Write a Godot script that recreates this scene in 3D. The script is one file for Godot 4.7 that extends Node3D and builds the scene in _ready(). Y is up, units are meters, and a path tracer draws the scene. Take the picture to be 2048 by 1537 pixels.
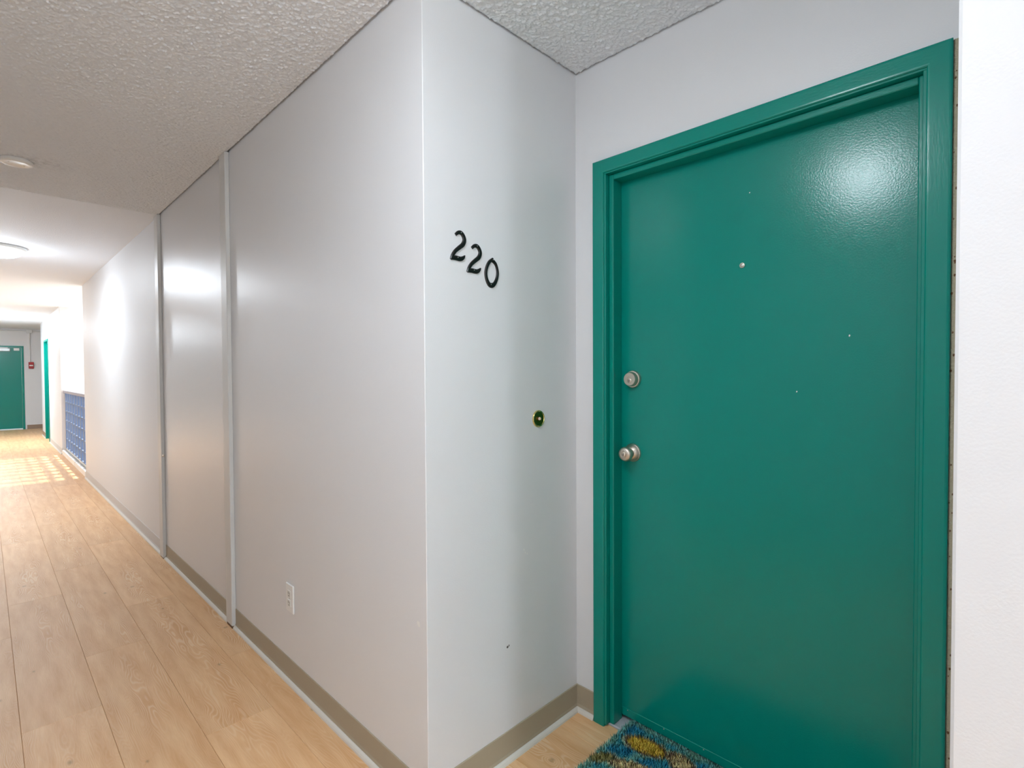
extends Node3D
# A residential corridor: grey semi-gloss walls, a popcorn ceiling, oak-look planks and a green entry door set back in an alcove.
# x runs along the corridor (far end at -x), z across it (the apartments at -z), y up.

const H := 2.44            # ceiling height
const Z1 := -0.896         # face of the corridor wall
const Z2 := -1.603         # face of the alcove's back wall
const XA := -1.241         # alcove side wall that carries the numbers
const XR := -0.071         # other side of the alcove
const ZO := 0.86           # opposite corridor wall
const XB1 := -2.90         # near batten
const XB2 := -4.36         # batten at the building joint
const XO1 := -8.52         # opening on the light court, near jamb
const XO2 := -11.39        # opening, far jamb
const XE := -15.43         # end of the corridor wall
const XEND := -17.45       # end wall
const XNEAR := 5.2         # corridor end behind the camera

var taken := {}
var M := {}
var rng := RandomNumberGenerator.new()


func _ready() -> void:
	rng.seed = 20
	view_and_light()
	materials()
	shell()
	flooring()
	ceilings()
	trims()
	entry_door()
	far_doors()
	light_court()
	lamps()
	small_things()
	doormat()


# ---------------------------------------------------------------- camera, sky, sun
func view_and_light() -> void:
	var cam := Camera3D.new()
	cam.name = "camera"
	cam.fov = 72.57
	cam.near = 0.05
	cam.far = 200.0
	cam.position = Vector3(0, 1.308, 0)
	cam.rotation_order = EULER_ORDER_YXZ
	cam.rotation_degrees = Vector3(-1.184, 44.73, -0.29)
	add_child(cam)
	cam.current = true
	var env := Environment.new()
	env.background_mode = Environment.BG_SKY
	var sky := Sky.new()
	var sm := ProceduralSkyMaterial.new()          # bright hazy sky
	sm.sky_top_color = Color(0.90, 0.94, 0.98)
	sm.sky_horizon_color = Color(0.97, 0.98, 0.98)
	sm.ground_horizon_color = Color(0.80, 0.80, 0.78)
	sm.ground_bottom_color = Color(0.60, 0.60, 0.58)
	sm.energy_multiplier = 1.0
	sky.sky_material = sm
	env.sky = sky
	env.tonemap_mode = Environment.TONE_MAPPER_LINEAR
	env.tonemap_exposure = 2.6
	env.sdfgi_enabled = true
	env.ssao_enabled = true
	env.ssil_enabled = true
	var we := WorldEnvironment.new()
	we.name = "world_environment"
	we.environment = env
	add_child(we)
	var sun := DirectionalLight3D.new()            # hazy sun over the court, across the corridor
	sun.name = "sun"
	sun.light_color = Color(1.0, 0.97, 0.92)
	sun.light_energy = 1.3
	sun.light_angular_distance = 7.0
	sun.shadow_enabled = true
	sun.sky_mode = DirectionalLight3D.SKY_MODE_LIGHT_ONLY
	add_child(sun)
	sun.look_at_from_position(Vector3.ZERO, Vector3(0.01, -0.71, 0.70), Vector3.UP)


# ---------------------------------------------------------------- naming helpers
func numbered(called: String) -> String:
	if not taken.has(called):
		taken[called] = 0
		return called
	taken[called] += 1
	return "%s_%03d" % [called, taken[called]]

func thing(called: String, label: String, category: String, at := Vector3.ZERO, group := "") -> Node3D:
	var o := Node3D.new()
	o.name = numbered(called)
	o.position = at
	o.set_meta("label", label)
	o.set_meta("category", category)
	if group:
		o.set_meta("group", group)
	add_child(o)
	return o

func tag(o: Node3D, label: String, category: String, group := "") -> Node3D:
	o.set_meta("label", label)
	o.set_meta("category", category)
	if group:
		o.set_meta("group", group)
	return o

func setting(o: Node3D, label := "") -> Node3D:
	o.set_meta("kind", "structure")
	if label:
		o.set_meta("label", label)
	return o

func put(called: String, mesh: Mesh, m: Material, parent: Node = self, at := Vector3.ZERO) -> MeshInstance3D:
	var o := MeshInstance3D.new()
	o.name = numbered(called) if parent == self else called
	o.mesh = mesh
	o.material_override = m
	o.position = at
	parent.add_child(o, true)
	return o

func node(called: String, parent: Node, at := Vector3.ZERO) -> Node3D:
	var o := Node3D.new()
	o.name = numbered(called) if parent == self else called
	o.position = at
	parent.add_child(o, true)
	return o


# ---------------------------------------------------------------- mesh helpers
func begin() -> SurfaceTool:
	var st := SurfaceTool.new()
	st.begin(Mesh.PRIMITIVE_TRIANGLES)
	st.set_smooth_group(-1)
	return st

func finish(st: SurfaceTool) -> ArrayMesh:
	st.generate_normals()
	return st.commit()

# one triangle whose front looks along `out`
func tri(st: SurfaceTool, a: Vector3, b: Vector3, c: Vector3, out: Vector3) -> void:
	var n := (b - a).cross(c - a)
	if n.dot(out) > 0.0:
		st.add_vertex(a); st.add_vertex(c); st.add_vertex(b)
	else:
		st.add_vertex(a); st.add_vertex(b); st.add_vertex(c)

func quad(st: SurfaceTool, a: Vector3, b: Vector3, c: Vector3, d: Vector3, out: Vector3) -> void:
	tri(st, a, b, c, out)
	tri(st, a, c, d, out)

# box between two corners with chamfered edges
func box(st: SurfaceTool, p: Vector3, q: Vector3, bevel := 0.0) -> void:
	var lo := Vector3(minf(p.x, q.x), minf(p.y, q.y), minf(p.z, q.z))
	var hi := Vector3(maxf(p.x, q.x), maxf(p.y, q.y), maxf(p.z, q.z))
	var c := (lo + hi) / 2.0
	var e := (hi - lo) / 2.0
	var b := minf(bevel, minf(e.x, minf(e.y, e.z)) * 0.9)
	for ax in 3:
		var u := (ax + 1) % 3
		var v := (ax + 2) % 3
		for s in [-1.0, 1.0]:
			var pts: Array[Vector3] = []
			for k in [[-1, -1], [1, -1], [1, 1], [-1, 1]]:
				var w := Vector3.ZERO
				w[ax] = s * e[ax]
				w[u] = k[0] * (e[u] - b)
				w[v] = k[1] * (e[v] - b)
				pts.append(c + w)
			var n := Vector3.ZERO
			n[ax] = s
			quad(st, pts[0], pts[1], pts[2], pts[3], n)
		if b > 0.0:
			for s in [-1.0, 1.0]:
				for t in [-1.0, 1.0]:
					var pts: Array[Vector3] = []
					for k in [[0, -1], [0, 1], [1, 1], [1, -1]]:
						var w := Vector3.ZERO
						w[ax] = k[1] * (e[ax] - b)
						w[u] = s * (e[u] - (b if k[0] == 0 else 0.0))
						w[v] = t * (e[v] - (0.0 if k[0] == 0 else b))
						pts.append(c + w)
					var n := Vector3.ZERO
					n[u] = s
					n[v] = t
					quad(st, pts[0], pts[1], pts[2], pts[3], n)
	if b > 0.0:
		for sx in [-1.0, 1.0]:
			for sy in [-1.0, 1.0]:
				for sz in [-1.0, 1.0]:
					var s := Vector3(sx, sy, sz)
					tri(st, c + s * (e - Vector3(0, b, b)), c + s * (e - Vector3(b, 0, b)), c + s * (e - Vector3(b, b, 0)), s)

func box_mesh(p: Vector3, q: Vector3, bevel := 0.0) -> ArrayMesh:
	var st := begin()
	box(st, p, q, bevel)
	return finish(st)

# solid of revolution about an axis through the origin: profile of (radius, height); smooth within runs, sharp where the profile turns hard
func lathe(st: SurfaceTool, profile: Array, axis := Vector3.UP, sides := 32) -> void:
	var ux := axis.cross(Vector3(0.31, 0.9, 0.2)).normalized()
	var uz := axis.cross(ux).normalized()
	var grp := 1
	for i in profile.size() - 1:
		var a: Vector2 = profile[i]
		var b: Vector2 = profile[i + 1]
		if i > 0:
			var z: Vector2 = profile[i - 1]
			if absf((a - z).angle_to(b - a)) > 0.75:
				grp += 1
		st.set_smooth_group(grp)
		var side := (b - a).orthogonal()
		for k in sides:
			var t0 := TAU * k / sides
			var t1 := TAU * (k + 1) / sides
			var d0 := ux * cos(t0) + uz * sin(t0)
			var d1 := ux * cos(t1) + uz * sin(t1)
			var dm := (d0 + d1).normalized()
			var out := dm * side.x + axis * side.y
			# profiles run from the foot outwards to the tip, so the outside lies on this hand
			out = -out
			if a.x > 1e-6:
				tri(st, d0 * a.x + axis * a.y, d1 * a.x + axis * a.y, d1 * b.x + axis * b.y, out)
			if b.x > 1e-6:
				tri(st, d0 * a.x + axis * a.y, d1 * b.x + axis * b.y, d0 * b.x + axis * b.y, out)
	st.set_smooth_group(-1)

func lathe_mesh(profile: Array, axis := Vector3.UP, sides := 32) -> ArrayMesh:
	var st := begin()
	lathe(st, profile, axis, sides)
	return finish(st)

# a straight moulding: outline of (across, out) points carried from one end to the other; mitre shifts each end by across * tan
func moulding(st: SurfaceTool, outline: Array, from: Vector3, to: Vector3, across: Vector3, out: Vector3, mitre0 := 0.0, mitre1 := 0.0) -> void:
	var along := (to - from).normalized()
	var mid := Vector2.ZERO
	for p in outline:
		mid += p
	mid /= outline.size()
	var a: Array[Vector3] = []
	var b: Array[Vector3] = []
	for p: Vector2 in outline:
		var w := across * p.x + out * p.y
		a.append(from + w - along * p.x * mitre0)
		b.append(to + w + along * p.x * mitre1)
	var n := outline.size()
	for i in n:
		var j := (i + 1) % n
		var pm: Vector2 = (outline[i] + outline[j]) / 2.0 - mid
		var ed: Vector2 = outline[j] - outline[i]
		var nn := Vector2(ed.y, -ed.x)
		if nn.dot(pm) < 0.0:
			nn = -nn
		quad(st, a[i], a[j], b[j], b[i], across * nn.x + out * nn.y)
	for i in range(1, n - 1):
		tri(st, a[0], a[i], a[i + 1], -along)
		tri(st, b[0], b[i], b[i + 1], along)


# ---------------------------------------------------------------- materials
func noise(freq: float, kind := FastNoiseLite.TYPE_SIMPLEX_SMOOTH, octaves := 3, sd := 1) -> FastNoiseLite:
	var f := FastNoiseLite.new()
	f.noise_type = kind
	f.frequency = freq
	f.seed = sd
	f.fractal_type = FastNoiseLite.FRACTAL_FBM if octaves > 1 else FastNoiseLite.FRACTAL_NONE
	f.fractal_octaves = octaves
	return f

func relief(freq: float, octaves := 3, sd := 1, size := 1024, kind := FastNoiseLite.TYPE_SIMPLEX_SMOOTH) -> NoiseTexture2D:
	var t := NoiseTexture2D.new()
	t.width = size
	t.height = size
	t.seamless = true
	t.noise = noise(freq, kind, octaves, sd)
	return t

func paint(c: Color, rough: float, metal := 0.0) -> StandardMaterial3D:
	var m := StandardMaterial3D.new()
	m.albedo_color = c
	m.roughness = rough
	m.metallic = metal
	return m

# painted surface with a fine relief: texture, its size in metres and the height of the relief in millimetres
func coated(c: Color, rough: float, t: Texture2D, metres: float, mm: float, stretch := Vector3.ONE) -> StandardMaterial3D:
	var m := paint(c, rough)
	m.uv1_triplanar = true
	m.uv1_world_triplanar = true
	m.uv1_scale = stretch / metres
	m.heightmap_enabled = true
	m.heightmap_texture = t
	m.heightmap_scale = mm * 0.1
	return m

func materials() -> void:
	var peel := relief(0.10, 3, 3)
	var knock := relief(0.055, 4, 8)
	var brush := relief(0.09, 3, 5)
	var wall := Color(0.89, 0.892, 0.897)
	M.wall = coated(wall, 0.33, peel, 0.55, 0.14)
	M.wall_panel = coated(wall, 0.27, peel, 0.45, 0.40)
	M.wall_far = coated(wall, 0.5, knock, 0.55, 0.8)
	M.wall_plain = coated(wall, 0.5, peel, 0.6, 0.3)
	M.trim_grey = coated(Color(0.84, 0.84, 0.83), 0.38, peel, 0.4, 0.2)
	M.popcorn = paint(Color(0.93, 0.95, 0.97), 0.9)  # bluish albedo painted in to cancel brown light bounced off the floor
	M.popcorn.vertex_color_use_as_albedo = true
	M.ceiling = coated(Color(0.92, 0.94, 0.965), 0.75, knock, 0.45, 1.2)  # same cool tint in the colour, against the floor's brown bounce light
	M.green = coated(Color(0.0, 0.53, 0.475), 0.2, relief(0.07, 3, 11), 0.5, 0.15)
	M.green_trim = coated(Color(0.0, 0.535, 0.475), 0.22, brush, 0.5, 0.14, Vector3(0.25, 1, 1))
	M.green_post = coated(Color(0.0, 0.535, 0.475), 0.22, brush, 0.5, 0.10, Vector3(1, 0.2, 1))
	M.green_far = M.green
	for g in [M.green, M.green_trim, M.green_post]:
		g.metallic_specular = 0.42
	M.taupe = coated(Color(0.67, 0.625, 0.54), 0.5, peel, 0.5, 0.1)
	M.taupe_lip = paint(Color(0.86, 0.84, 0.80), 0.5)
	M.grey_base = coated(Color(0.80, 0.80, 0.80), 0.45, peel, 0.5, 0.15)
	M.brown_base = paint(Color(0.60, 0.50, 0.42), 0.5)
	M.subfloor = paint(Color(0.45, 0.43, 0.40), 0.9)
	M.concrete = coated(Color(0.75, 0.74, 0.72), 0.9, knock, 1.5, 1.0)
	M.stucco = coated(Color(0.93, 0.93, 0.92), 0.9, knock, 1.0, 2.0)
	M.nickel = coated(Color(0.82, 0.78, 0.73), 0.40, relief(0.3, 2, 21, 256), 0.2, 0.02)
	M.nickel.metallic = 1.0
	M.keyway = paint(Color(0.05, 0.05, 0.05), 0.5, 0.6)
	M.brass = paint(Color(0.55, 0.43, 0.16), 0.22, 1.0)
	M.brass_rim = paint(Color(0.86, 0.77, 0.50), 0.18, 1.0)
	M.bell_button = paint(Color(0.93, 0.83, 0.76), 0.35)
	M.black = paint(Color(0.06, 0.06, 0.055), 0.32)
	M.nail = paint(Color(0.75, 0.75, 0.72), 0.3, 0.8)
	M.plastic = paint(Color(0.93, 0.93, 0.92), 0.35)
	M.plastic_edge = paint(Color(0.88, 0.88, 0.86), 0.4)
	M.slot = paint(Color(0.18, 0.18, 0.17), 0.6)
	M.enamel = paint(Color(0.90, 0.90, 0.88), 0.35)
	M.lens = paint(Color(0.20, 0.21, 0.22), 0.08)
	M.caulk = coated(Color(0.72, 0.68, 0.58), 0.8, knock, 0.2, 1.5)
	M.rust = paint(Color(0.42, 0.30, 0.20), 0.9)
	M.sill = coated(Color(0.86, 0.87, 0.88), 0.55, knock, 0.12, 1.0)
	M.sill.albedo_texture = speckle()
	M.white_sill = paint(Color(0.92, 0.92, 0.91), 0.4)
	M.block = coated(Color(0.47, 0.55, 0.68), 0.85, knock, 0.4, 1.2)
	M.block_cap = coated(Color(0.62, 0.63, 0.68), 0.8, knock, 0.4, 1.0)
	M.red = paint(Color(0.66, 0.12, 0.12), 0.35)
	M.conduit = paint(Color(0.86, 0.86, 0.85), 0.4)
	M.closer = paint(Color(0.80, 0.82, 0.82), 0.35, 0.3)
	M.glow = paint(Color(0.95, 0.95, 0.93), 0.4)
	M.glow.emission_enabled = true
	M.glow.emission = Color(0.95, 0.975, 1.0)
	M.glow.emission_energy_multiplier = 5.0
	M.chip_white = paint(Color(0.93, 0.93, 0.92), 0.7)
	M.chip_dark = paint(Color(0.35, 0.34, 0.33), 0.8)

func speckle() -> ImageTexture:
	var im := Image.create(256, 256, false, Image.FORMAT_RGB8)
	var r := RandomNumberGenerator.new()
	r.seed = 4
	for y in 256:
		for x in 256:
			var v := 0.90 + r.randf_range(-0.05, 0.05)
			if r.randf() < 0.03:
				v = 0.45
			im.set_pixel(x, y, Color(v, v, v * 1.02))
	return ImageTexture.create_from_image(im)


# ---------------------------------------------------------------- walls
func shell() -> void:
	setting(put("wall_left", box_mesh(Vector3(XB1 - 0.04, 0, Z1), Vector3(XA, 2.6, -1.9), 0.0016), M.wall))
	setting(put("wall_left", box_mesh(Vector3(XB2 - 0.04, 0, Z1), Vector3(XB1 - 0.0405, 2.6, -1.2)), M.wall_panel))
	setting(put("wall_left", box_mesh(Vector3(XO1, 0, Z1), Vector3(XB2 - 0.0405, 2.6, -1.06), 0.004), M.wall_far))
	# beyond the opening, around the far doorway
	var st := begin()
	box(st, Vector3(-13.60, 0, Z1), Vector3(XO2, 2.6, -1.06), 0.004)
	box(st, Vector3(XE, 0, Z1), Vector3(-14.50, 2.6, -1.06), 0.004)
	box(st, Vector3(-14.50, 2.03, Z1), Vector3(-13.60, 2.6, -1.06))
	setting(put("wall_left", finish(st), M.wall_plain))
	# alcove back wall round the entry door
	st = begin()
	box(st, Vector3(XA - 0.1, 0, Z2), Vector3(-1.122, 2.6, -1.9))
	box(st, Vector3(-0.163, 0, Z2), Vector3(XR + 0.1, 2.6, -1.9))
	box(st, Vector3(-1.122, 2.05, Z2), Vector3(-0.163, 2.6, -1.9))
	box(st, Vector3(-1.122, 0, -1.76), Vector3(-0.163, 2.05, -1.9))
	setting(put("wall_back", finish(st), M.wall))
	setting(put("wall_right", box_mesh(Vector3(XR, 0, Z1), Vector3(XNEAR, 2.6, -1.9), 0.004), M.wall))
	setting(put("wall_opposite", box_mesh(Vector3(XEND, 0, ZO), Vector3(XNEAR, 2.6, ZO + 0.15)), M.wall_plain))
	setting(put("wall_near", box_mesh(Vector3(XNEAR, 0, -1.0), Vector3(XNEAR + 0.15, 2.6, ZO + 0.15)), M.wall_plain))
	# end wall with its doorway, and the side passage it belongs to
	st = begin()
	box(st, Vector3(XEND - 0.15, 0, -4.2), Vector3(XEND, 2.6, -0.70))
	box(st, Vector3(XEND - 0.15, 0, 0.26), Vector3(XEND, 2.6, ZO + 0.15))
	box(st, Vector3(XEND - 0.15, 2.03, -0.70), Vector3(XEND, 2.6, 0.26))
	setting(put("wall_end", finish(st), M.wall_plain))
	st = begin()
	box(st, Vector3(XE, 0, -4.2), Vector3(XE + 0.17, 2.6, -1.0605))
	box(st, Vector3(XEND, 0, -4.35), Vector3(XE + 0.17, 2.6, -4.2005))
	setting(put("wall_passage", finish(st), M.wall_plain))
	# small paint chips on the number wall and the corner
	for c in [[0.386, -1.225, 0.004, "d"], [0.388, -1.232, 0.0025, "d"], [0.696, -1.308, 0.0035, "w"], [0.684, -1.314, 0.003, "w"], [0.678, -1.324, 0.003, "w"]]:
		var w := get_node("wall_left")
		var f := begin()
		chip(f, Vector3(XA + 0.0002, c[0], c[1]), Vector3(1, 0, 0), c[2])
		put("paint_chip", finish(f), M.chip_dark if c[3] == "d" else M.chip_white, w)
	var g := begin()
	chip(g, Vector3(-1.283, 0.565, Z1 + 0.0002), Vector3(0, 0, 1), 0.007)
	put("paint_chip", finish(g), M.chip_white, get_node("wall_left"))

# a flake of filler or bared plaster, slightly domed
func chip(st: SurfaceTool, c: Vector3, n: Vector3, r: float) -> void:
	var u := Vector3.UP
	var v := n.cross(u)
	var k := 9
	for i in k:
		var a0 := TAU * i / k
		var a1 := TAU * (i + 1) / k
		var r0 := r * (0.7 + 0.5 * absf(sin(i * 2.3 + r * 900.0)))
		var r1 := r * (0.7 + 0.5 * absf(sin(((i + 1) % k) * 2.3 + r * 900.0)))
		tri(st, c + n * r * 0.12, c + u * cos(a0) * r0 * 1.3 + v * sin(a0) * r0, c + u * cos(a1) * r1 * 1.3 + v * sin(a1) * r1, n)


# ---------------------------------------------------------------- floor
const PL := 1.505      # plank length
const PW := 0.2345     # plank width

func plank_texture(sd: int) -> ImageTexture:
	var w := 1024
	var h := 160
	var im := Image.create(w, h, false, Image.FORMAT_RGB8)
	var warp := noise(0.9, FastNoiseLite.TYPE_SIMPLEX_SMOOTH, 3, sd)
	var fine := noise(1.0, FastNoiseLite.TYPE_SIMPLEX_SMOOTH, 2, sd + 40)
	var tone := noise(1.0, FastNoiseLite.TYPE_SIMPLEX_SMOOTH, 3, sd + 80)
	var r := RandomNumberGenerator.new()
	r.seed = sd * 7 + 1
	var knots := []
	for i in 1 + sd % 2:
		knots.append(Vector3(r.randf_range(0.1, 1.4), r.randf_range(0.04, 0.19), r.randf_range(0.006, 0.011)))
	var heart := r.randf_range(0.06, 0.17)
	var light := Color(0.97, 0.80, 0.605)
	var dark := Color(0.88, 0.665, 0.455)
	var lime := Color(0.97, 0.87, 0.75)
	for y in h:
		var v := PW * y / h
		for x in w:
			var u := PL * x / w
			# rings cut lengthwise: arches near the heart of the board, straight lines beside it
			var d := (v - heart) * 1.0
			var ring := d * d * 18.0 + absf(d) * 0.55 + warp.get_noise_2d(u * 1.6, v * 9.0) * 0.085 + u * 0.045 * (1.0 if sd % 2 == 0 else -1.0)
			var kn := 0.0
			for k: Vector3 in knots:
				var dk := Vector2((u - k.x) * 0.55, v - k.y).length()
				ring += 0.045 * exp(-dk * dk / (k.z * k.z * 7.0))
				kn = maxf(kn, exp(-dk * dk / (k.z * k.z * 0.5)))
			var s := 0.5 + 0.5 * sin(ring * TAU * 62.0)
			var line := pow(s, 3.0)
			var pore := fine.get_noise_2d(u * 14.0, v * 520.0)
			var t := tone.get_noise_2d(u * 2.2 + 9.0, v * 16.0)
			var strength := clampf(0.5 + 1.1 * tone.get_noise_2d(u * 0.9 - 20.0, v * 5.0), 0.12, 1.0)
			var c := light.lerp(dark, clampf(0.38 + 0.55 * t + 0.18 * pore + 0.30 * (1.0 - line) * strength, 0.0, 1.0))
			c = c.lerp(lime, 0.55 * line * strength)
			c = c.lerp(Color(0.42, 0.28, 0.17), kn * 0.32)
			im.set_pixel(x, y, c)
	return ImageTexture.create_from_image(im)

# a floorboard with eased edges; u runs along the uncut board
func plank_mesh(len_from: float, len_to: float, w_from: float, w_to: float) -> ArrayMesh:
	var st := begin()
	var b := 0.0011
	var d := -0.0013
	var base := -0.012
	var xs := [len_from + 0.0002, len_from + b, len_to - b, len_to - 0.0002]
	var zs := [w_from + 0.0002, w_from + b, w_to - b, w_to - 0.0002]
	for i in 3:
		for j in 3:
			var pts := []
			for k in [[0, 0], [1, 0], [1, 1], [0, 1]]:
				var ii: int = i + k[0]
				var jj: int = j + k[1]
				var edge := ii == 0 or ii == 3 or jj == 0 or jj == 3
				pts.append(Vector3(xs[ii], d if edge else 0.0, zs[jj]))
			for k in [0, 1, 2, 0, 2, 3]:
				st.set_uv(Vector2(pts[k].x / PL, pts[k].z / PW))
				st.add_vertex(pts[k])
	var c := [Vector3(xs[0], d, zs[0]), Vector3(xs[3], d, zs[0]), Vector3(xs[3], d, zs[3]), Vector3(xs[0], d, zs[3])]
	for i in 4:
		var a: Vector3 = c[i]
		var e: Vector3 = c[(i + 1) % 4]
		var n: Vector3 = (a + e) / 2.0 - (c[0] + c[2]) / 2.0
		st.set_uv(Vector2(a.x / PL, a.z / PW))
		quad(st, a, e, Vector3(e.x, base, e.z), Vector3(a.x, base, a.z), Vector3(n.x, 0, n.z))
	st.generate_normals()
	st.generate_tangents()
	return st.commit()

func flooring() -> void:
	var st := begin()
	box(st, Vector3(XEND - 0.2, -0.2, -4.3), Vector3(XE + 0.2, -0.0125, ZO + 0.1))
	box(st, Vector3(XE + 0.2, -0.2, -1.06), Vector3(XNEAR + 0.1, -0.0125, ZO + 0.1))
	box(st, Vector3(-1.3, -0.2, -1.9), Vector3(0.0, -0.0125, -1.0605))
	var floor := put("floor", finish(st), M.subfloor)
	setting(floor, "pale oak-look plank floor of the corridor")
	var mats := []
	var grain := relief(0.06, 3, 33, 512)
	for i in 5:
		var t := plank_texture(i + 1)
		for tint in [Color(1, 1, 1), Color(0.975, 0.97, 0.965)]:
			var m := paint(tint, 0.46)
			m.albedo_texture = t
			m.heightmap_enabled = true
			m.heightmap_texture = grain
			m.heightmap_scale = 0.012
			mats.append(m)
	var whole := plank_mesh(0, PL, 0, PW)
	# a board end that shows in each row, by the row's number counted from the seam at z = -0.073
	var ends := {0: -2.60, 1: -3.10, 2: -2.105, 3: -2.625, -1: -3.605, -2: -2.85, -3: -3.3, -4: -2.4, 4: -1.95, 5: -2.32, 6: -1.72}
	for row in range(-4, 7):
		var z_hi := -0.073 - PW * row
		var z_lo := z_hi - PW
		var x_min := XEND if row < 4 else -1.30
		var x_max := XNEAR + 0.1 if row < 4 else 0.0
		var w_to := minf(PW, ZO + 0.02 - z_lo)
		var w_from := maxf(0.0, -1.612 - z_lo)
		if w_to - w_from < 0.02:
			continue
		var k := floori((x_min - ends[row]) / PL)
		while ends[row] + k * PL < x_max - 0.01:
			var x: float = ends[row] + k * PL
			var f := maxf(0.0, x_min - x)
			var t := minf(PL, x_max - x)
			if t - f > 0.02:
				var mesh := whole if f == 0.0 and t == PL and w_to == PW and w_from == 0.0 else plank_mesh(f, t, w_from, w_to)
				put("plank", mesh, mats[posmod(row * 7 + k * 3 + row * k, mats.size())], floor, Vector3(x, 0, z_lo))
			k += 1
	# the side passage keeps the same boards
	var z := -0.073 - PW * 4.0
	var r := 4
	while z > -4.2:
		var cut := plank_mesh(0.0, 1.21, 0, PW)
		var rest := plank_mesh(0.3, 1.11, 0, PW)
		put("plank", cut, mats[r % mats.size()], floor, Vector3(XEND, 0, z - PW))
		put("plank", rest, mats[(r + 3) % mats.size()], floor, Vector3(XEND + 0.91, 0, z - PW))
		z -= PW
		r += 1
	# door sill of the entry
	var sill := put("sill_plate", box_mesh(Vector3(-1.121, -0.0125, -1.613), Vector3(-0.164, 0.006, -1.758), 0.003), M.sill, floor)
	sill.set_meta("label", "speckled grey sill under the green entry door")


# ---------------------------------------------------------------- ceilings
func ceilings() -> void:
	var lump := noise(105.0, FastNoiseLite.TYPE_CELLULAR, 1, 9)
	lump.cellular_return_type = FastNoiseLite.RETURN_DISTANCE
	lump.cellular_jitter = 1.0
	var rough := noise(190.0, FastNoiseLite.TYPE_SIMPLEX, 1, 10)
	var patch := noise(45.0, FastNoiseLite.TYPE_SIMPLEX_SMOOTH, 2, 12)
	var soot := noise(26.0, FastNoiseLite.TYPE_SIMPLEX_SMOOTH, 3, 15)
	var gap := 0.004
	var am := ArrayMesh.new()
	for area in [[XB2 - 0.03, Z1 + gap, -0.6, ZO], [XA + gap, Z2 + gap, XR - gap, Z1 + gap]]:
		var step := 0.0034
		var nx := ceili((area[2] - area[0]) / step)
		var nz := ceili((area[3] - area[1]) / step)
		var v := PackedVector3Array()
		var n := PackedVector3Array()
		var c := PackedColorArray()
		var idx := PackedInt32Array()
		v.resize((nx + 1) * (nz + 1))
		n.resize(v.size())
		c.resize(v.size())
		var hs := PackedFloat32Array()
		hs.resize(v.size())
		for j in nz + 1:
			var z: float = lerpf(area[1], area[3], float(j) / nz)
			for i in nx + 1:
				var x: float = lerpf(area[0], area[2], float(i) / nx)
				var q := lump.get_noise_2d(x, z)
				var d := clampf(-q * 0.9 + 0.05, 0.0, 1.0) * clampf(0.55 + 0.9 * patch.get_noise_2d(x, z), 0.1, 1.2) * 0.0068
				d += 0.0014 * rough.get_noise_2d(x, z)
				if i == 0 or j == 0 or (i == nx and area[2] < -0.05 and area[0] > -2.0):
					d = -0.012
				var at := j * (nx + 1) + i
				hs[at] = d
				v[at] = Vector3(x, H - d, z)
				# soot smudged round the cover plate, in grains
				var far := Vector2(x + 3.74, (z + 0.215) * 0.8).length()
				var s := clampf(soot.get_noise_2d(x, z) * 1.6 + 0.35, 0.0, 1.0) * clampf(1.0 - far / 0.13, 0.0, 1.0)
				var g := 1.0 - 0.22 * s
				c[at] = Color(g, g, g)
		for j in nz + 1:
			for i in nx + 1:
				var at := j * (nx + 1) + i
				var dx := hs[j * (nx + 1) + mini(i + 1, nx)] - hs[j * (nx + 1) + maxi(i - 1, 0)]
				var dz := hs[mini(j + 1, nz) * (nx + 1) + i] - hs[maxi(j - 1, 0) * (nx + 1) + i]
				n[at] = Vector3(-dx / (2.0 * step), -1.0, -dz / (2.0 * step)).normalized()
		for j in nz:
			for i in nx:
				var a := j * (nx + 1) + i
				var b := a + nx + 1
				idx.append_array([a, b, a + 1, a + 1, b, b + 1])
		var arr := []
		arr.resize(Mesh.ARRAY_MAX)
		arr[Mesh.ARRAY_VERTEX] = v
		arr[Mesh.ARRAY_NORMAL] = n
		arr[Mesh.ARRAY_COLOR] = c
		arr[Mesh.ARRAY_INDEX] = idx
		am.add_surface_from_arrays(Mesh.PRIMITIVE_TRIANGLES, arr)
	var ceil_near := put("ceiling", am, M.popcorn)
	setting(ceil_near, "sprayed popcorn ceiling over the near corridor and the alcove")
	var st := begin()
	box(st, Vector3(XB2 - 0.03, H + 0.012, -1.9), Vector3(-0.6, 2.7, ZO + 0.15))
	box(st, Vector3(-0.6, H + 0.012, -1.9), Vector3(XR + 0.2, 2.7, Z1))
	box(st, Vector3(-0.6, H - 0.002, Z1), Vector3(XNEAR + 0.15, 2.7, ZO + 0.15))
	setting(put("ceiling", finish(st), M.ceiling))
	# smooth ceiling of the older wing, with the soffit over the opening
	st = begin()
	box(st, Vector3(XEND - 0.15, H, -1.06), Vector3(XB2 - 0.034, 2.7, ZO + 0.15), 0.002)
	box(st, Vector3(XEND - 0.15, H, -4.35), Vector3(XE + 0.17, 2.7, -1.0605))
	setting(put("ceiling", finish(st), M.ceiling))


# ---------------------------------------------------------------- baseboards and battens
const COVE := [Vector2(0, 0), Vector2(0, 0.1), Vector2(0.002, 0.1), Vector2(0.0035, 0.098), Vector2(0.0035, 0.026), Vector2(0.0055, 0.018), Vector2(0.006, 0.0)]
const LIP := [Vector2(0.0, 0.0), Vector2(0.0, 0.016), Vector2(0.008, 0.0155), Vector2(0.013, 0.012), Vector2(0.017, 0.006), Vector2(0.018, 0.0)]

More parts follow.
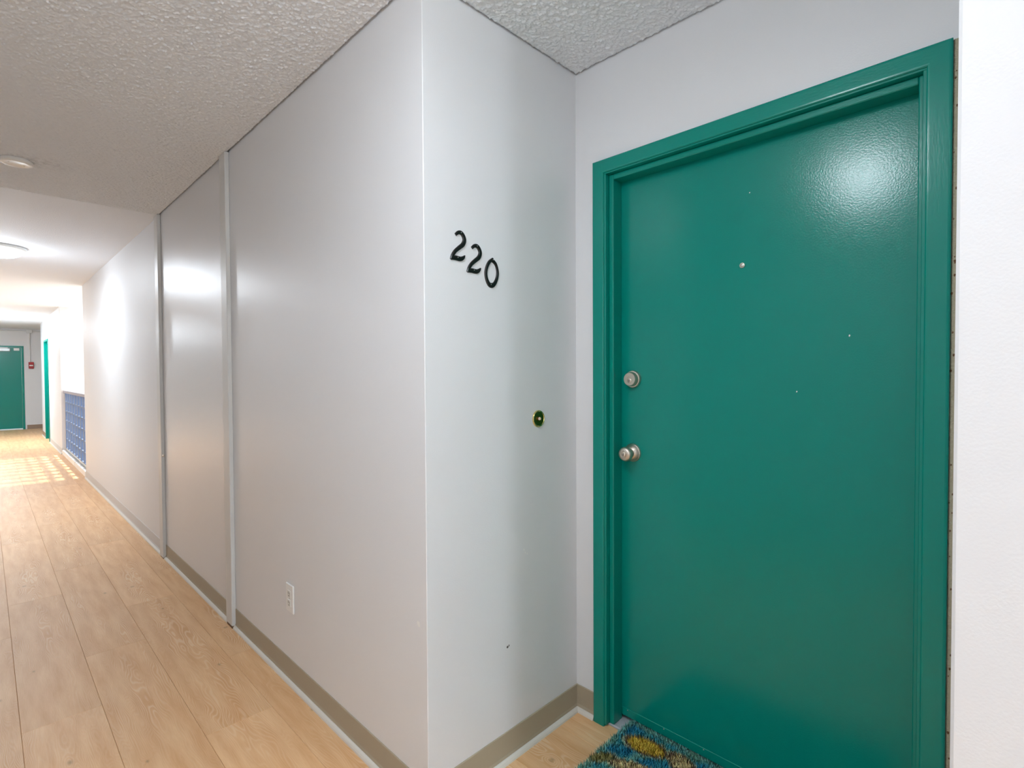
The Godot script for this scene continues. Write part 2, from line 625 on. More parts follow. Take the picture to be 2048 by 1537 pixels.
func baseboard(called: String, m: Material, lip: Material, a: Vector3, b: Vector3, out: Vector3, mitre := [0.0, 0.0]) -> void:
	var st := begin()
	moulding(st, COVE, a, b, out, Vector3.UP, mitre[0], mitre[1])
	var o := put(called, finish(st), m)
	setting(o)
	st = begin()
	moulding(st, LIP, a, b, out, Vector3.UP, mitre[0], mitre[1])
	put("toe_strip", finish(st), lip, o)

func trims() -> void:
	var zf := Vector3(0, 0, 1)
	baseboard("baseboard_left", M.taupe, M.taupe_lip, Vector3(XB1 + 0.001, 0, Z1), Vector3(XA, 0, Z1), zf, [0.0, 1.0])
	baseboard("baseboard_left", M.taupe, M.taupe_lip, Vector3(XB2 + 0.001, 0, Z1), Vector3(XB1 - 0.091, 0, Z1), zf)
	baseboard("baseboard_left", M.grey_base, M.taupe_lip, Vector3(XO1, 0, Z1), Vector3(XB2 - 0.1, 0, Z1), zf)
	baseboard("baseboard_left", M.grey_base, M.taupe_lip, Vector3(-13.58, 0, Z1), Vector3(XO2, 0, Z1), zf)
	baseboard("baseboard_left", M.brown_base, M.taupe_lip, Vector3(XE, 0, Z1), Vector3(-14.53, 0, Z1), zf)
	baseboard("baseboard_alcove", M.taupe, M.taupe_lip, Vector3(XA, 0, Z1), Vector3(XA, 0, Z2), Vector3(1, 0, 0), [1.0, -1.0])
	baseboard("baseboard_back", M.taupe, M.taupe_lip, Vector3(XA, 0, Z2), Vector3(-1.1535, 0, Z2), zf, [-1.0, 0.0])
	baseboard("baseboard_right", M.taupe, M.taupe_lip, Vector3(XR, 0, Z1), Vector3(XNEAR, 0, Z1), zf)
	baseboard("baseboard_end", M.brown_base, M.brown_base, Vector3(XEND, 0, -4.2), Vector3(XEND, 0, -0.73), Vector3(1, 0, 0))
	baseboard("baseboard_opposite", M.taupe, M.taupe_lip, Vector3(XEND, 0, ZO), Vector3(XNEAR, 0, ZO), Vector3(0, 0, -1))
	# battens: their outlines narrow at the foot, where they stand proud of the boards
	var st := begin()
	box(st, Vector3(XB1 - 0.09, 0.012, Z1), Vector3(XB1, H - 0.002, Z1 + 0.021), 0.003)
	var b1 := put("trim_1", finish(st), M.trim_grey)
	setting(b1, "grey painted batten strip between two wall panels")
	put("foot_gap_filler", box_mesh(Vector3(XB1 - 0.086, 0.0, Z1), Vector3(XB1 - 0.004, 0.0125, Z1 + 0.019)), M.rust, b1)
	st = begin()
	box(st, Vector3(XB2 - 0.095, 0.006, Z1), Vector3(XB2, H - 0.002, Z1 + 0.022), 0.003)
	var b2 := put("trim_2", finish(st), M.trim_grey)
	setting(b2, "grey metal edge strip at the ceiling joint, with a small bolt")
	put("foot_gap_filler", box_mesh(Vector3(XB2 - 0.09, 0.0, Z1), Vector3(XB2 - 0.004, 0.0065, Z1 + 0.019)), M.rust, b2)
	put("bolt", lathe_mesh([Vector2(0.009, 0), Vector2(0.009, 0.004), Vector2(0.006, 0.005), Vector2(0.006, 0.014), Vector2(0.0, 0.016)], Vector3(1, 0, 0), 14), M.nickel, b2, Vector3(XB2, 0.736, Z1 + 0.011))


# ---------------------------------------------------------------- entry door
const CASING := [Vector2(0, 0), Vector2(0, 0.0125), Vector2(0.0025, 0.015), Vector2(0.006, 0.0155), Vector2(0.042, 0.0155), Vector2(0.0455, 0.0148), Vector2(0.048, 0.0125), Vector2(0.048, 0)]

func entry_door() -> void:
	var d := node("door_1", self, Vector3(-0.64, 0, Z2))
	setting(d, "green painted entry door with round knob, deadbolt and peephole")
	var o := -d.position
	var zf := Vector3(0, 0, 1)
	var yi := 2.031
	var st := begin()
	moulding(st, CASING, o + Vector3(-1.105, 0.0, Z2), o + Vector3(-1.105, yi, Z2), Vector3(-1, 0, 0), zf, 0.0, 1.0)
	put("side_casing", finish(st), M.green_post, d)
	st = begin()
	moulding(st, CASING, o + Vector3(-0.183, 0.0, Z2), o + Vector3(-0.183, yi, Z2), Vector3(1, 0, 0), zf, 0.0, 1.0)
	put("side_casing", finish(st), M.green_post, d)
	st = begin()
	moulding(st, CASING, o + Vector3(-1.105, yi, Z2), o + Vector3(-0.183, yi, Z2), Vector3(0, 1, 0), zf, 1.0, 1.0)
	put("head_casing", finish(st), M.green_trim, d)
	# jamb: lining of the opening
	put("side_jamb", box_mesh(o + Vector3(-1.121, 0.0065, Z2 + 0.010), o + Vector3(-1.097, 2.026, -1.757), 0.001), M.green_post, d)
	put("side_jamb", box_mesh(o + Vector3(-0.164, 0.0065, Z2 + 0.010), o + Vector3(-0.190, 2.026, -1.757), 0.001), M.green_post, d)
	put("head_jamb", box_mesh(o + Vector3(-1.121, 2.0262, Z2 + 0.010), o + Vector3(-0.164, 2.049, -1.757), 0.001), M.green_trim, d)
	# stops
	put("side_stop", box_mesh(o + Vector3(-1.0968, 0.0065, -1.613), o + Vector3(-1.078, 2.0258, -1.6688), 0.0022), M.green_post, d)
	put("side_stop", box_mesh(o + Vector3(-0.1902, 0.0065, -1.613), o + Vector3(-0.2005, 2.0258, -1.6688), 0.0022), M.green_post, d)
	put("head_stop", box_mesh(o + Vector3(-1.078, 2.006, -1.613), o + Vector3(-0.2005, 2.0258, -1.6688), 0.0022), M.green_trim, d)
	# leaf, with a sweep along the foot
	put("door_leaf", box_mesh(o + Vector3(-1.094, 0.027, -1.669), o + Vector3(-0.193, 2.022, -1.713), 0.002), M.green, d)
	var sweep := put("door_sweep", box_mesh(o + Vector3(-1.0775, 0.024, -1.669), o + Vector3(-0.202, 0.055, -1.6655), 0.0015), M.green_trim, d)
	for x in [-1.052, -0.905, -0.76, -0.615, -0.47, -0.33]:
		put("brad", lathe_mesh([Vector2(0.0022, 0), Vector2(0.0018, 0.001), Vector2(0, 0.0014)], zf, 10), M.nail, sweep, o + Vector3(x, 0.050, -1.6655))
	# caulk between casing and wall, browned in places
	put("caulk_bead", box_mesh(o + Vector3(-0.1345, 0.0, Z2), o + Vector3(-0.125, 2.079, Z2 + 0.004), 0.002), M.caulk, d)
	rng.seed = 5
	for i in 26:
		var f := begin()
		chip(f, Vector3.ZERO, zf, rng.randf_range(0.001, 0.0026))
		put("stain", finish(f), M.rust, d, o + Vector3(rng.randf_range(-0.1335, -0.127), rng.randf_range(0.3, 2.05), Z2 + 0.0042))
	# nail heads and lifted paint on the leaf
	for c in [Vector3(-0.353, 1.406, 0.002), Vector3(-0.484, 1.25, 0.0016), Vector3(-0.62, 1.86, 0.0014)]:
		var f := begin()
		chip(f, Vector3.ZERO, zf, c.z)
		put("paint_nick", finish(f), M.chip_white, d, o + Vector3(c.x, c.y, -1.6689))
	# deadbolt
	var db := node("deadbolt", d, o + Vector3(-1.029, 1.284, -1.669))
	db.set_meta("label", "satin nickel deadbolt cylinder")
	put("rose", lathe_mesh([Vector2(0.0315, 0), Vector2(0.0318, 0.006), Vector2(0.0296, 0.0100), Vector2(0.0255, 0.0108)], zf, 40), M.nickel, db)
	put("cylinder", lathe_mesh([Vector2(0.0265, 0.008), Vector2(0.0248, 0.026), Vector2(0.0228, 0.0285), Vector2(0.010, 0.0285), Vector2(0.0095, 0.0275), Vector2(0, 0.0275)], zf, 40), M.nickel, db)
	put("key_plug", lathe_mesh([Vector2(0.0085, 0.026), Vector2(0.0085, 0.0292), Vector2(0.0075, 0.0298), Vector2(0, 0.0298)], zf, 24), M.nickel, db, Vector3(0, -0.006, 0))
	put("keyhole", box_mesh(Vector3(-0.001, -0.0105, 0.0295), Vector3(0.001, -0.0015, 0.0301)), M.keyway, db)
	# knob
	var kb := node("door_knob", d, o + Vector3(-1.031, 1.015, -1.669))
	kb.set_meta("label", "satin nickel round door knob with key cylinder")
	put("rose", lathe_mesh([Vector2(0.0335, 0), Vector2(0.0335, 0.003), Vector2(0.0315, 0.007), Vector2(0.0305, 0.0075), Vector2(0.029, 0.0105), Vector2(0.021, 0.020), Vector2(0.0165, 0.0225)], zf, 40), M.nickel, kb)
	put("knob", lathe_mesh([Vector2(0.0180, 0.018), Vector2(0.0172, 0.024), Vector2(0.0172, 0.029), Vector2(0.0205, 0.035), Vector2(0.0245, 0.041), Vector2(0.0262, 0.046), Vector2(0.0262, 0.052), Vector2(0.0240, 0.058), Vector2(0.0190, 0.0625), Vector2(0.0120, 0.0635), Vector2(0.0110, 0.0625), Vector2(0, 0.0625)], zf, 40), M.nickel, kb)
	put("key_plug", lathe_mesh([Vector2(0.0092, 0.062), Vector2(0.0092, 0.0650), Vector2(0.0080, 0.0656), Vector2(0, 0.0656)], zf, 24), M.nickel, kb)
	put("keyhole", box_mesh(Vector3(-0.001, -0.0055, 0.0653), Vector3(0.001, 0.0035, 0.0660)), M.keyway, kb)
	# peephole
	var ph := node("peephole", d, o + Vector3(-0.641, 1.64, -1.669))
	ph.set_meta("label", "small chrome peephole")
	put("ring", lathe_mesh([Vector2(0.0085, 0), Vector2(0.0085, 0.001), Vector2(0.0075, 0.0032), Vector2(0.0058, 0.0036), Vector2(0.0050, 0.0022)], zf, 28), M.nickel, ph)
	put("lens", lathe_mesh([Vector2(0.0052, 0.0015), Vector2(0.0045, 0.0030), Vector2(0.0025, 0.0038), Vector2(0, 0.0040)], zf, 20), M.nail, ph)


# ---------------------------------------------------------------- doors at the far end
func far_doors() -> void:
	# doorway in the corridor wall beyond the opening
	var d := node("door_2", self, Vector3(-14.05, 0, Z1))
	setting(d, "narrow-looking green door in the corridor wall past the light court")
	var o := -d.position
	put("door_leaf", box_mesh(o + Vector3(-14.455, 0.01, Z1 - 0.055), o + Vector3(-13.645, 1.985, Z1 - 0.10), 0.002), M.green_far, d)
	put("side_jamb", box_mesh(o + Vector3(-14.4995, 0, Z1 + 0.012), o + Vector3(-14.457, 2.0295, Z1 - 0.15), 0.003), M.green_far, d)
	put("side_jamb", box_mesh(o + Vector3(-13.6005, 0, Z1 + 0.012), o + Vector3(-13.643, 2.0295, Z1 - 0.15), 0.003), M.green_far, d)
	put("head_jamb", box_mesh(o + Vector3(-14.457, 1.988, Z1 + 0.012), o + Vector3(-13.643, 2.0295, Z1 - 0.15), 0.003), M.green_far, d)
	put("door_knob", lathe_mesh([Vector2(0.03, 0), Vector2(0.03, 0.006), Vector2(0.012, 0.012), Vector2(0.012, 0.03), Vector2(0.026, 0.04), Vector2(0.026, 0.052), Vector2(0.016, 0.06), Vector2(0, 0.06)], Vector3(0, 0, 1), 20), M.nickel, d, o + Vector3(-13.71, 1.0, Z1 - 0.055))
	# exit door in the end wall
	d = node("door_3", self, Vector3(XEND, 0, -0.22))
	setting(d, "teal green door with a closer in the end wall of the corridor")
	o = -d.position
	put("door_leaf", box_mesh(o + Vector3(XEND - 0.05, 0.025, -0.655), o + Vector3(XEND - 0.005, 1.985, 0.215), 0.002), M.green_far, d)
	put("side_jamb", box_mesh(o + Vector3(XEND - 0.13, 0, -0.6995), o + Vector3(XEND + 0.012, 2.0295, -0.657), 0.003), M.green_far, d)
	put("side_jamb", box_mesh(o + Vector3(XEND - 0.13, 0, 0.2595), o + Vector3(XEND + 0.012, 2.0295, 0.217), 0.003), M.green_far, d)
	put("head_jamb", box_mesh(o + Vector3(XEND - 0.13, 1.988, -0.657), o + Vector3(XEND + 0.012, 2.0295, 0.217), 0.003), M.green_far, d)
	put("sill_plate", box_mesh(o + Vector3(XEND - 0.13, 0.0, -0.656), o + Vector3(XEND + 0.10, 0.018, 0.216), 0.004), M.white_sill, d)  # its white colour stands in for the line of light under the door
	var cl := node("door_closer", d, o + Vector3(XEND - 0.005, 1.93, -0.32))
	cl.set_meta("label", "pale metal door closer")
	put("closer_body", box_mesh(Vector3(0, -0.035, -0.14), Vector3(0.06, 0.035, 0.14), 0.006), M.closer, cl)
	put("closer_arm", box_mesh(Vector3(0.06, 0.036, -0.10), Vector3(0.075, 0.052, 0.30), 0.002), M.closer, cl)
	var stick := put("sticker", box_mesh(Vector3(0, -0.03, -0.05), Vector3(0.001, 0.03, 0.05)), M.plastic, d, o + Vector3(XEND - 0.0048, 1.945, -0.575))
	stick.set_meta("label", "small white sticker")
	put("door_knob", lathe_mesh([Vector2(0.03, 0), Vector2(0.03, 0.006), Vector2(0.012, 0.012), Vector2(0.012, 0.03), Vector2(0.026, 0.04), Vector2(0.026, 0.052), Vector2(0.016, 0.06), Vector2(0, 0.06)], Vector3(1, 0, 0), 20), M.nickel, d, o + Vector3(XEND - 0.005, 1.0, 0.15))


# ---------------------------------------------------------------- opening on the light court
func light_court() -> void:
	# pierced block parapet
	var p := thing("breeze_block_parapet", "blue-grey pierced block parapet in the corridor opening", "parapet", Vector3((XO1 + XO2) / 2.0, 0, -0.99))
	var o := -p.position
	put("cap", box_mesh(o + Vector3(XO2 + 0.002, 1.02, -1.055), o + Vector3(XO1 - 0.002, 1.06, -0.925), 0.004), M.block_cap, p)
	put("sill_course", box_mesh(o + Vector3(XO2 + 0.002, 0.0, -1.05), o + Vector3(XO1 - 0.002, 0.10, -0.95), 0.004), M.chip_white, p)
	var cols := 9
	var rows := 6
	var bw := (XO1 - XO2 - 0.01) / cols
	var bh := 0.92 / rows
	# one block: a hollow frame
	var st := begin()
	var t := 0.052
	box(st, Vector3(0.001, 0.001, -0.04), Vector3(t, bh - 0.001, 0.04), 0.002)
	box(st, Vector3(bw - t, 0.001, -0.04), Vector3(bw - 0.001, bh - 0.001, 0.04), 0.002)
	box(st, Vector3(t, 0.001, -0.04), Vector3(bw - t, 0.012, 0.04), 0.002)
	box(st, Vector3(t, bh - 0.012, -0.04), Vector3(bw - t, bh - 0.001, 0.04), 0.002)
	var mesh := finish(st)
	for r in rows:
		for c in cols:
			put("block", mesh, M.block, p, o + Vector3(XO2 + 0.005 + c * bw, 0.10 + r * bh, -0.985))
	for a in [[-11.36, -10.55], [-10.50, -9.72], [-9.62, -8.56]]:
		var k := put("kerb_piece", box_mesh(Vector3(a[0], 0, -0.93), Vector3(a[1], 0.075, Z1 + 0.004), 0.006), M.white_sill)
		tag(k, "white kerb piece on the floor before the pierced block parapet", "kerb", "white kerb pieces under the parapet")
	# the court outside: paving below and the white wing opposite
	var g := put("court_ground", box_mesh(Vector3(-40, -3.2, -30), Vector3(20, -3.0, -2.0)), M.concrete)
	setting(g, "pale concrete ground of the light court")
	var b := thing("building_wing", "white stucco wall of the building seen through the corridor opening", "building", Vector3(-16.3, -3.0, -2.75))
	put("wall", box_mesh(Vector3(1.045, 0, -1.65), Vector3(1.075, 10.0, 1.685), 0.01), M.stucco, b)
	put("upper_storey", box_mesh(Vector3(-1.3, 5.705, -1.65), Vector3(1.044, 10.0, 1.65), 0.02), M.stucco, b)


# ---------------------------------------------------------------- lamps
func lamps() -> void:
	var labels := ["round glowing ceiling lamp between the joint strip and the opening", "small distant ceiling lamp before the end wall", "round ceiling lamp over the corridor by the green entry door", "round ceiling lamp further along the corridor past the entry door"]
	var spots := [Vector3(-6.42, H, -0.10), Vector3(-13.9, H, -0.10), Vector3(-0.62, H - 0.003, -0.12), Vector3(2.9, H - 0.003, 0.0)]
	var sideways := [0.12, 0.65, 0.17, 1.0]
	var downwards := [0.70, 1.9, 0.29, 1.4]
	for i in 4:
		var l := thing("ceiling_lamp", labels[i], "lamp", spots[i], "flush ceiling lamps along the corridor")
		put("pan", lathe_mesh([Vector2(0.19, 0), Vector2(0.195, 0.004), Vector2(0.195, 0.018), Vector2(0.186, 0.026), Vector2(0.165, 0.028), Vector2(0.0, 0.028)], Vector3(0, -1, 0), 48), M.enamel, l)
		put("diffuser", lathe_mesh([Vector2(0.168, 0.0285), Vector2(0.166, 0.045), Vector2(0.150, 0.066), Vector2(0.115, 0.084), Vector2(0.060, 0.094), Vector2(0, 0.097)], Vector3(0, -1, 0), 48), M.glow, l)
		var down := AreaLight3D.new()
		down.name = "lamp_light"
		down.position = Vector3(0, -0.105, 0)
		down.rotation_degrees = Vector3(-90, 0, 0)
		down.area_size = Vector2(0.28, 0.28)
		down.light_color = Color(0.912, 0.957, 1.0)
		down.light_energy = downwards[i]
		down.area_range = 30.0
		down.area_attenuation = 2.0
		down.shadow_enabled = true
		l.add_child(down)
		var round := OmniLight3D.new()          # what the dome sends sideways
		round.name = "lamp_glow"
		round.position = Vector3(0, -0.14, 0)
		round.light_color = Color(0.912, 0.957, 1.0)
		round.light_energy = sideways[i]
		round.light_size = 0.12
		round.omni_range = 30.0
		round.omni_attenuation = 2.0
		round.shadow_enabled = true
		l.add_child(round)


# ---------------------------------------------------------------- numbers, bell, outlet, alarm
func catmull(pts: Array, per := 5) -> Array:
	var out := []
	for i in pts.size() - 1:
		var a: Vector3 = pts[maxi(i - 1, 0)]
		var b: Vector3 = pts[i]
		var c: Vector3 = pts[i + 1]
		var d: Vector3 = pts[mini(i + 2, pts.size() - 1)]
		for k in per:
			out.append(b.cubic_interpolate(c, a, d, float(k) / per))
	out.append(pts[pts.size() - 1])
	return out

# a cast stroke on the number wall: points of (z, y, half width), rounded on its face
func stroke(st: SurfaceTool, raw: Array, thick: float) -> void:
	var line := catmull(raw)
	var n := line.size()
	var rings := []
	for i in n:
		var p: Vector3 = line[i]
		var d3: Vector3 = line[mini(i + 1, n - 1)] - line[maxi(i - 1, 0)]
		var d := Vector2(d3.x, d3.y).normalized()
		var s := Vector2(-d.y, d.x)
		var ring := []
		for k in [[-1.0, 0.0], [-1.0, 0.6], [-0.6, 0.93], [0.0, 1.0], [0.6, 0.93], [1.0, 0.6], [1.0, 0.0]]:
			var q := Vector2(p.x, p.y) + s * p.z * 1.28 * float(k[0])
			ring.append(Vector3(thick * float(k[1]), q.y, q.x))
		rings.append(ring)
	for i in n - 1:
		var mid: Vector3 = (rings[i][0] + rings[i][6] + rings[i + 1][0] + rings[i + 1][6]) / 4.0
		for k in 6:
			var c: Vector3 = (rings[i][k] + rings[i][k + 1] + rings[i + 1][k] + rings[i + 1][k + 1]) / 4.0
			quad(st, rings[i][k], rings[i][k + 1], rings[i + 1][k + 1], rings[i + 1][k], c - mid)
	for e in [0, n - 1]:
		var other: Vector3 = rings[1][3] if e == 0 else rings[n - 2][3]
		for k in range(1, 6):
			tri(st, rings[e][0], rings[e][k], rings[e][k + 1], rings[e][3] - other)

func small_things() -> void:
	var two := [Vector3(-1.0118, 1.7279, 0.0034), Vector3(-1.0221, 1.7363, 0.0041), Vector3(-1.0337, 1.7369, 0.0047), Vector3(-1.0429, 1.7282, 0.0050), Vector3(-1.0463, 1.7163, 0.0051), Vector3(-1.0403, 1.7028, 0.0054), Vector3(-1.0263, 1.6915, 0.0050), Vector3(-1.0102, 1.6783, 0.0045), Vector3(-0.9999, 1.6644, 0.0042), Vector3(-0.9933, 1.6511, 0.0027)]
	var foot := [Vector3(-0.9942, 1.6556, 0.0042), Vector3(-1.0100, 1.6580, 0.0054), Vector3(-1.0306, 1.6576, 0.0054), Vector3(-1.0423, 1.6638, 0.0038), Vector3(-1.0465, 1.6698, 0.0014)]
	var zero := [Vector3(-1.1654, 1.6785, 0.0027), Vector3(-1.1498, 1.6652, 0.0042), Vector3(-1.1382, 1.6449, 0.0042), Vector3(-1.1350, 1.6258, 0.0042), Vector3(-1.1392, 1.6077, 0.0045), Vector3(-1.1492, 1.5939, 0.0054), Vector3(-1.1608, 1.5921, 0.0062), Vector3(-1.1726, 1.5985, 0.0051), Vector3(-1.1832, 1.6169, 0.0042), Vector3(-1.1865, 1.6364, 0.0037), Vector3(-1.1830, 1.6530, 0.0035), Vector3(-1.1757, 1.6652, 0.0040), Vector3(-1.1625, 1.6730, 0.0046)]
	var shift := func(a: Array, b: Vector3) -> Array:
		return a.map(func(p: Vector3) -> Vector3: return p + b)
	for i in 3:
		var base := Vector3(XA, [1.692, 1.662, 1.636][i], [-1.021, -1.086, -1.161][i])
		var label: String = ["upper black metal numeral 2 on the grey wall, first of the room number", "lower black metal numeral 2, between the other numeral 2 and the zero", "black metal numeral 0 on the grey wall, last of the room number"][i]
		var t := thing("door_number", label, "number", base, "black numerals of the room number")
		var st := begin()
		var back := Vector3(-base.z, -base.y, 0)
		if i < 2:
			var by := back + (Vector3.ZERO if i == 0 else Vector3(-0.0647, -0.0296, 0))
			stroke(st, shift.call(two, by), 0.0055)
			stroke(st, shift.call(foot, by), 0.0055)
			put("numeral", finish(st), M.black, t)
			for q in [Vector2(-1.0313, 1.7368), Vector2(-1.018, 1.6598)]:
				put("nail_head", lathe_mesh([Vector2(0.0019, 0.004), Vector2(0.0017, 0.0062), Vector2(0, 0.0068)], Vector3(1, 0, 0), 12), M.nail, t, Vector3(0, q.y + by.y, q.x + by.x))
		else:
			stroke(st, shift.call(zero, back), 0.0055)
			put("numeral", finish(st), M.black, t)
			for q in [Vector2(-1.1641, 1.6745), Vector2(-1.1545, 1.594)]:
				put("nail_head", lathe_mesh([Vector2(0.0019, 0.004), Vector2(0.0017, 0.0062), Vector2(0, 0.0068)], Vector3(1, 0, 0), 12), M.nail, t, Vector3(0, q.y + back.y, q.x + back.x))
	# doorbell
	var bell := thing("doorbell", "round brass doorbell push on the grey wall below the numerals", "doorbell", Vector3(XA, 1.146, -1.384))
	var xf := Vector3(1, 0, 0)
	put("rim", lathe_mesh([Vector2(0.0305, 0), Vector2(0.0305, 0.0025), Vector2(0.029, 0.005), Vector2(0.027, 0.0052), Vector2(0.0255, 0.004)], xf, 40), M.brass_rim, bell)
	put("dish", lathe_mesh([Vector2(0.0262, 0.0038), Vector2(0.018, 0.0028), Vector2(0.009, 0.0026), Vector2(0.0082, 0.0045), Vector2(0.0070, 0.0050), Vector2(0.0, 0.0050)], xf, 40), M.brass, bell)
	put("button", lathe_mesh([Vector2(0.0052, 0.0045), Vector2(0.0052, 0.0085), Vector2(0.0042, 0.0098), Vector2(0, 0.0102)], xf, 24), M.bell_button, bell)
	# outlet
	var out := thing("wall_outlet", "white duplex power outlet low on the grey wall", "outlet", Vector3(-2.208, 0.364, Z1))
	put("cover_plate", box_mesh(Vector3(-0.037, -0.060, 0), Vector3(0.037, 0.060, 0.0065), 0.0035), M.plastic, out)
	for s in [-1, 1]:
		var y: float = 0.0195 * s
		var rc := put("receptacle", box_mesh(Vector3(-0.017, y - 0.0145, 0.005), Vector3(0.017, y + 0.0145, 0.0085), 0.003), M.plastic_edge, out)
		put("slot", box_mesh(Vector3(-0.0078, y - 0.001, 0.0084), Vector3(-0.0052, y + 0.008, 0.0088)), M.slot, rc)
		put("slot", box_mesh(Vector3(0.0052, y - 0.001, 0.0084), Vector3(0.0078, y + 0.007, 0.0088)), M.slot, rc)
		put("slot", box_mesh(Vector3(-0.0025, y - 0.0105, 0.0084), Vector3(0.0025, y - 0.0055, 0.0088)), M.slot, rc)
	put("screw", lathe_mesh([Vector2(0.003, 0.0062), Vector2(0.003, 0.0072), Vector2(0, 0.0078)], Vector3(0, 0, 1), 14), M.nail, out)
	# blank cover plate on the popcorn ceiling
	var cp := thing("ceiling_cover_plate", "round white cover plate with two screws on the popcorn ceiling", "cover plate", Vector3(-3.79, H - 0.009, -0.142))
	put("plate", lathe_mesh([Vector2(0.066, -0.007), Vector2(0.068, 0.003), Vector2(0.066, 0.009), Vector2(0.060, 0.0125), Vector2(0.050, 0.014), Vector2(0.046, 0.0125), Vector2(0, 0.0125)], Vector3(0, -1, 0), 48), M.plastic, cp)
	for s in [-1, 1]:
		put("screw", lathe_mesh([Vector2(0.004, 0.0122), Vector2(0.0035, 0.0140), Vector2(0, 0.0145)], Vector3(0, -1, 0), 14), M.nail, cp, Vector3(0.012 * s, 0, 0.030 * s))
	# fire alarm pull station and its conduit on the end wall
	var pull := thing("fire_alarm_pull", "red fire alarm pull box on the end wall beside the far green door", "alarm", Vector3(XEND, 1.56, -0.828))
	put("box", box_mesh(Vector3(0, -0.08, -0.047), Vector3(0.045, 0.08, 0.047), 0.005), M.red, pull)
	put("pull_bar", box_mesh(Vector3(0.0445, -0.018, -0.034), Vector3(0.056, 0.010, 0.034), 0.003), M.plastic, pull)
	var run := thing("conduit_run", "white conduit along the top of the end wall, dropping to the red alarm box", "conduit", Vector3(XEND, 2.40, -0.80))
	put("junction_box", box_mesh(Vector3(0, -0.05, -0.06), Vector3(0.05, 0.035, 0.05), 0.006), M.conduit, run)
	put("drop_pipe", lathe_mesh([Vector2(0.0, 0.0), Vector2(0.011, 0.0), Vector2(0.011, 0.712), Vector2(0.0, 0.712)], Vector3(0, -1, 0), 16), M.conduit, run, Vector3(0.02, -0.0495, -0.012))
	put("ceiling_pipe", lathe_mesh([Vector2(0.0, 0.0), Vector2(0.012, 0.0), Vector2(0.012, 1.40), Vector2(0.0, 1.40)], Vector3(0, 0, 1), 16), M.conduit, run, Vector3(0.02, -0.005, 0.0505))
	put("passage_pipe", lathe_mesh([Vector2(0.0, 0.0), Vector2(0.012, 0.0), Vector2(0.012, 2.8), Vector2(0.0, 2.8)], Vector3(0, 0, -1), 16), M.conduit, run, Vector3(0.02, -0.005, -0.0605))


# ---------------------------------------------------------------- doormat
func mat_colour(x: float, z: float, a: FastNoiseLite, b: FastNoiseLite) -> Color:
	var teal := Color(0.28, 0.64, 0.64)
	var blue := Color(0.14, 0.53, 0.65)
	var sage := Color(0.50, 0.70, 0.62)
	var yellow := Color(1.0, 0.75, 0.30)
	var tan := Color(0.92, 0.80, 0.58)
	var brown := Color(0.40, 0.33, 0.27)
	var c := teal.lerp(blue, clampf(0.5 + 1.2 * a.get_noise_2d(x * 9.0, z * 9.0), 0.0, 1.0))
	c = c.lerp(sage, clampf(0.15 + 1.5 * b.get_noise_2d(x * 12.0, z * 12.0), 0.0, 0.9))
	var edge := minf(minf(x + 1.035, -0.285 - x), minf(z + 1.66, -1.20 - z))
	if edge < 0.022:
		c = c.lerp(sage, 0.7)
	var wob := a.get_noise_2d(x * 40.0, z * 40.0) * 0.10
	# petals: centre, half axes, turn, kind
	for p in [[-0.922, -1.571, 0.074, 0.040, 0.18, 0], [-0.795, -1.580, 0.055, 0.036, -0.5, 1], [-0.905, -1.452, 0.070, 0.030, 0.35, 1], [-0.765, -1.480, 0.040, 0.040, 0.0, 0], [-1.0, -1.425, 0.045, 0.022, 0.9, 2], [-0.66, -1.57, 0.07, 0.036, 0.3, 0], [-0.62, -1.43, 0.06, 0.036, -0.6, 1], [-0.50, -1.55, 0.06, 0.04, 0.8, 1], [-0.43, -1.42, 0.07, 0.036, 0.1, 0], [-0.88, -1.33, 0.07, 0.036, -0.3, 0], [-0.70, -1.31, 0.06, 0.036, 0.4, 1], [-0.50, -1.29, 0.07, 0.036, -0.2, 0], [-0.37, -1.56, 0.04, 0.04, 0.0, 2]]:
		var d := Vector2(x - p[0], z - p[1]).rotated(p[4])
		var r := Vector2(d.x / p[2], d.y / p[3]).length() + wob
		if r < 0.86:
			c = [yellow, tan, Color(0.60, 0.58, 0.36)][p[5]]
			if p[5] == 1 and b.get_noise_2d(x * 60.0, z * 60.0) > 0.22:
				c = Color(0.45, 0.38, 0.28)
		elif r < 1.02:
			c = brown if p[5] != 2 else Color(0.30, 0.36, 0.26)
		elif r < 1.14:
			c = c.lerp(tan, 0.6)
	return c

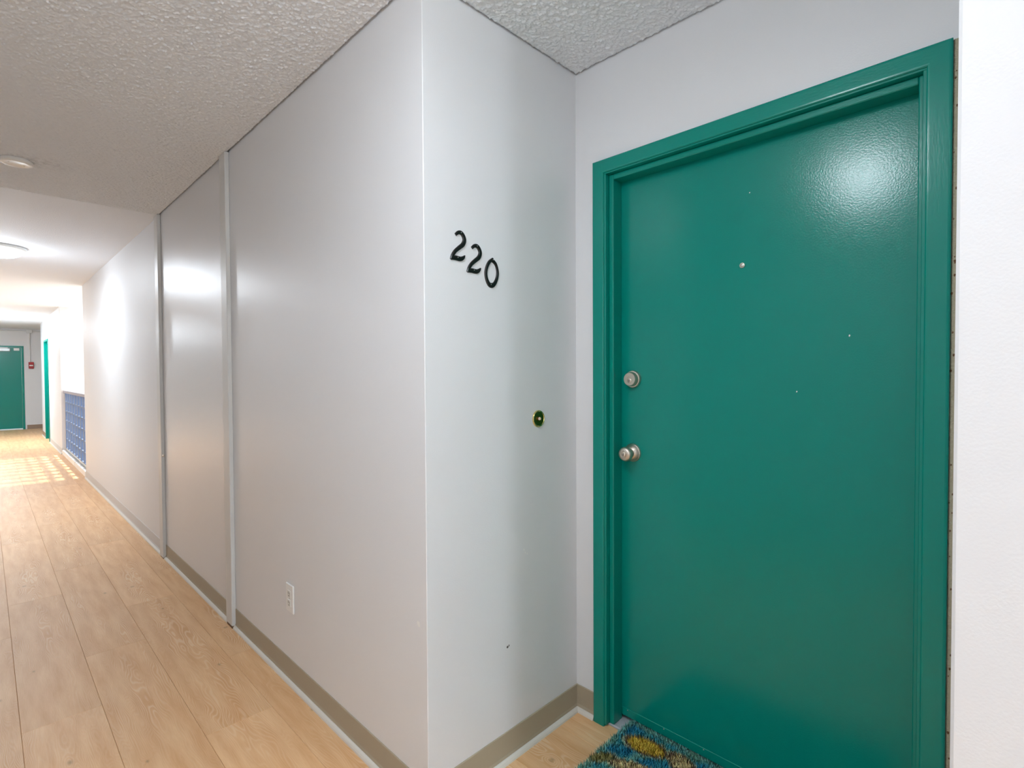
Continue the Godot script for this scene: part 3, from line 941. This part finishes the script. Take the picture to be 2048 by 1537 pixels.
func doormat() -> void:
	var x0 := -1.035
	var x1 := -0.285
	var z0 := -1.66
	var z1 := -1.20
	var centre := Vector3((x0 + x1) / 2.0, 0.0, (z0 + z1) / 2.0)
	var t := thing("doormat", "teal plush doormat with yellow and tan petals before the green door", "doormat", centre)
	put("backing", box_mesh(Vector3(x0 + 0.006, 0.0065, z0 + 0.004) - centre, Vector3(x1 - 0.006, 0.013, z1 - 0.006) - centre, 0.002), paint(Color(0.10, 0.30, 0.31), 0.95), t)
	var a := noise(1.0, FastNoiseLite.TYPE_SIMPLEX_SMOOTH, 3, 61)
	var b := noise(1.0, FastNoiseLite.TYPE_SIMPLEX_SMOOTH, 2, 62)
	var r := RandomNumberGenerator.new()
	r.seed = 77
	var v := PackedVector3Array()
	var n := PackedVector3Array()
	var c := PackedColorArray()
	for i in 62000:
		var x := r.randf_range(x0 + 0.003, x1 - 0.003)
		var z := r.randf_range(z0 + 0.002, z1 - 0.003)
		var h := r.randf_range(0.018, 0.0235)
		var col := mat_colour(x, z, a, b).srgb_to_linear() * r.randf_range(0.95, 1.6)
		col = Color(minf(col.r, 0.92), minf(col.g, 0.92), minf(col.b, 0.92))
		var ang := r.randf() * TAU
		var side := Vector3(cos(ang), 0, sin(ang)) * r.randf_range(0.0007, 0.0013)
		var lean := Vector3(r.randf_range(-0.008, 0.008), 0, r.randf_range(-0.008, 0.008))
		var p := Vector3(x, 0.0125, z) - centre
		var mid := p + Vector3(0, h * 0.6, 0) + lean * 0.4
		var tip := p + Vector3(0, h, 0) + lean
		if tip.z < z0 - centre.z + 0.001:
			tip.z = z0 - centre.z + 0.001
		var nn := (Vector3(-side.z, 0, side.x).normalized() + Vector3(0, 1.6, 0)).normalized()
		var turned := (side * 2.0).cross(mid - p).dot(nn) > 0.0
		var flat := [p - side, mid + side, p + side, p - side, mid - side, mid + side, mid - side, tip, mid + side] if turned else [p - side, p + side, mid + side, p - side, mid + side, mid - side, mid - side, mid + side, tip]
		for q in flat:
			v.append(q)
			n.append(nn)
			c.append(col)
	var arr := []
	arr.resize(Mesh.ARRAY_MAX)
	arr[Mesh.ARRAY_VERTEX] = v
	arr[Mesh.ARRAY_NORMAL] = n
	arr[Mesh.ARRAY_COLOR] = c
	var am := ArrayMesh.new()
	am.add_surface_from_arrays(Mesh.PRIMITIVE_TRIANGLES, arr)
	var m := paint(Color.WHITE, 0.95)
	m.vertex_color_use_as_albedo = true
	m.cull_mode = BaseMaterial3D.CULL_DISABLED
	var pile := put("pile", am, m, t)
	pile.set_meta("kind", "stuff")
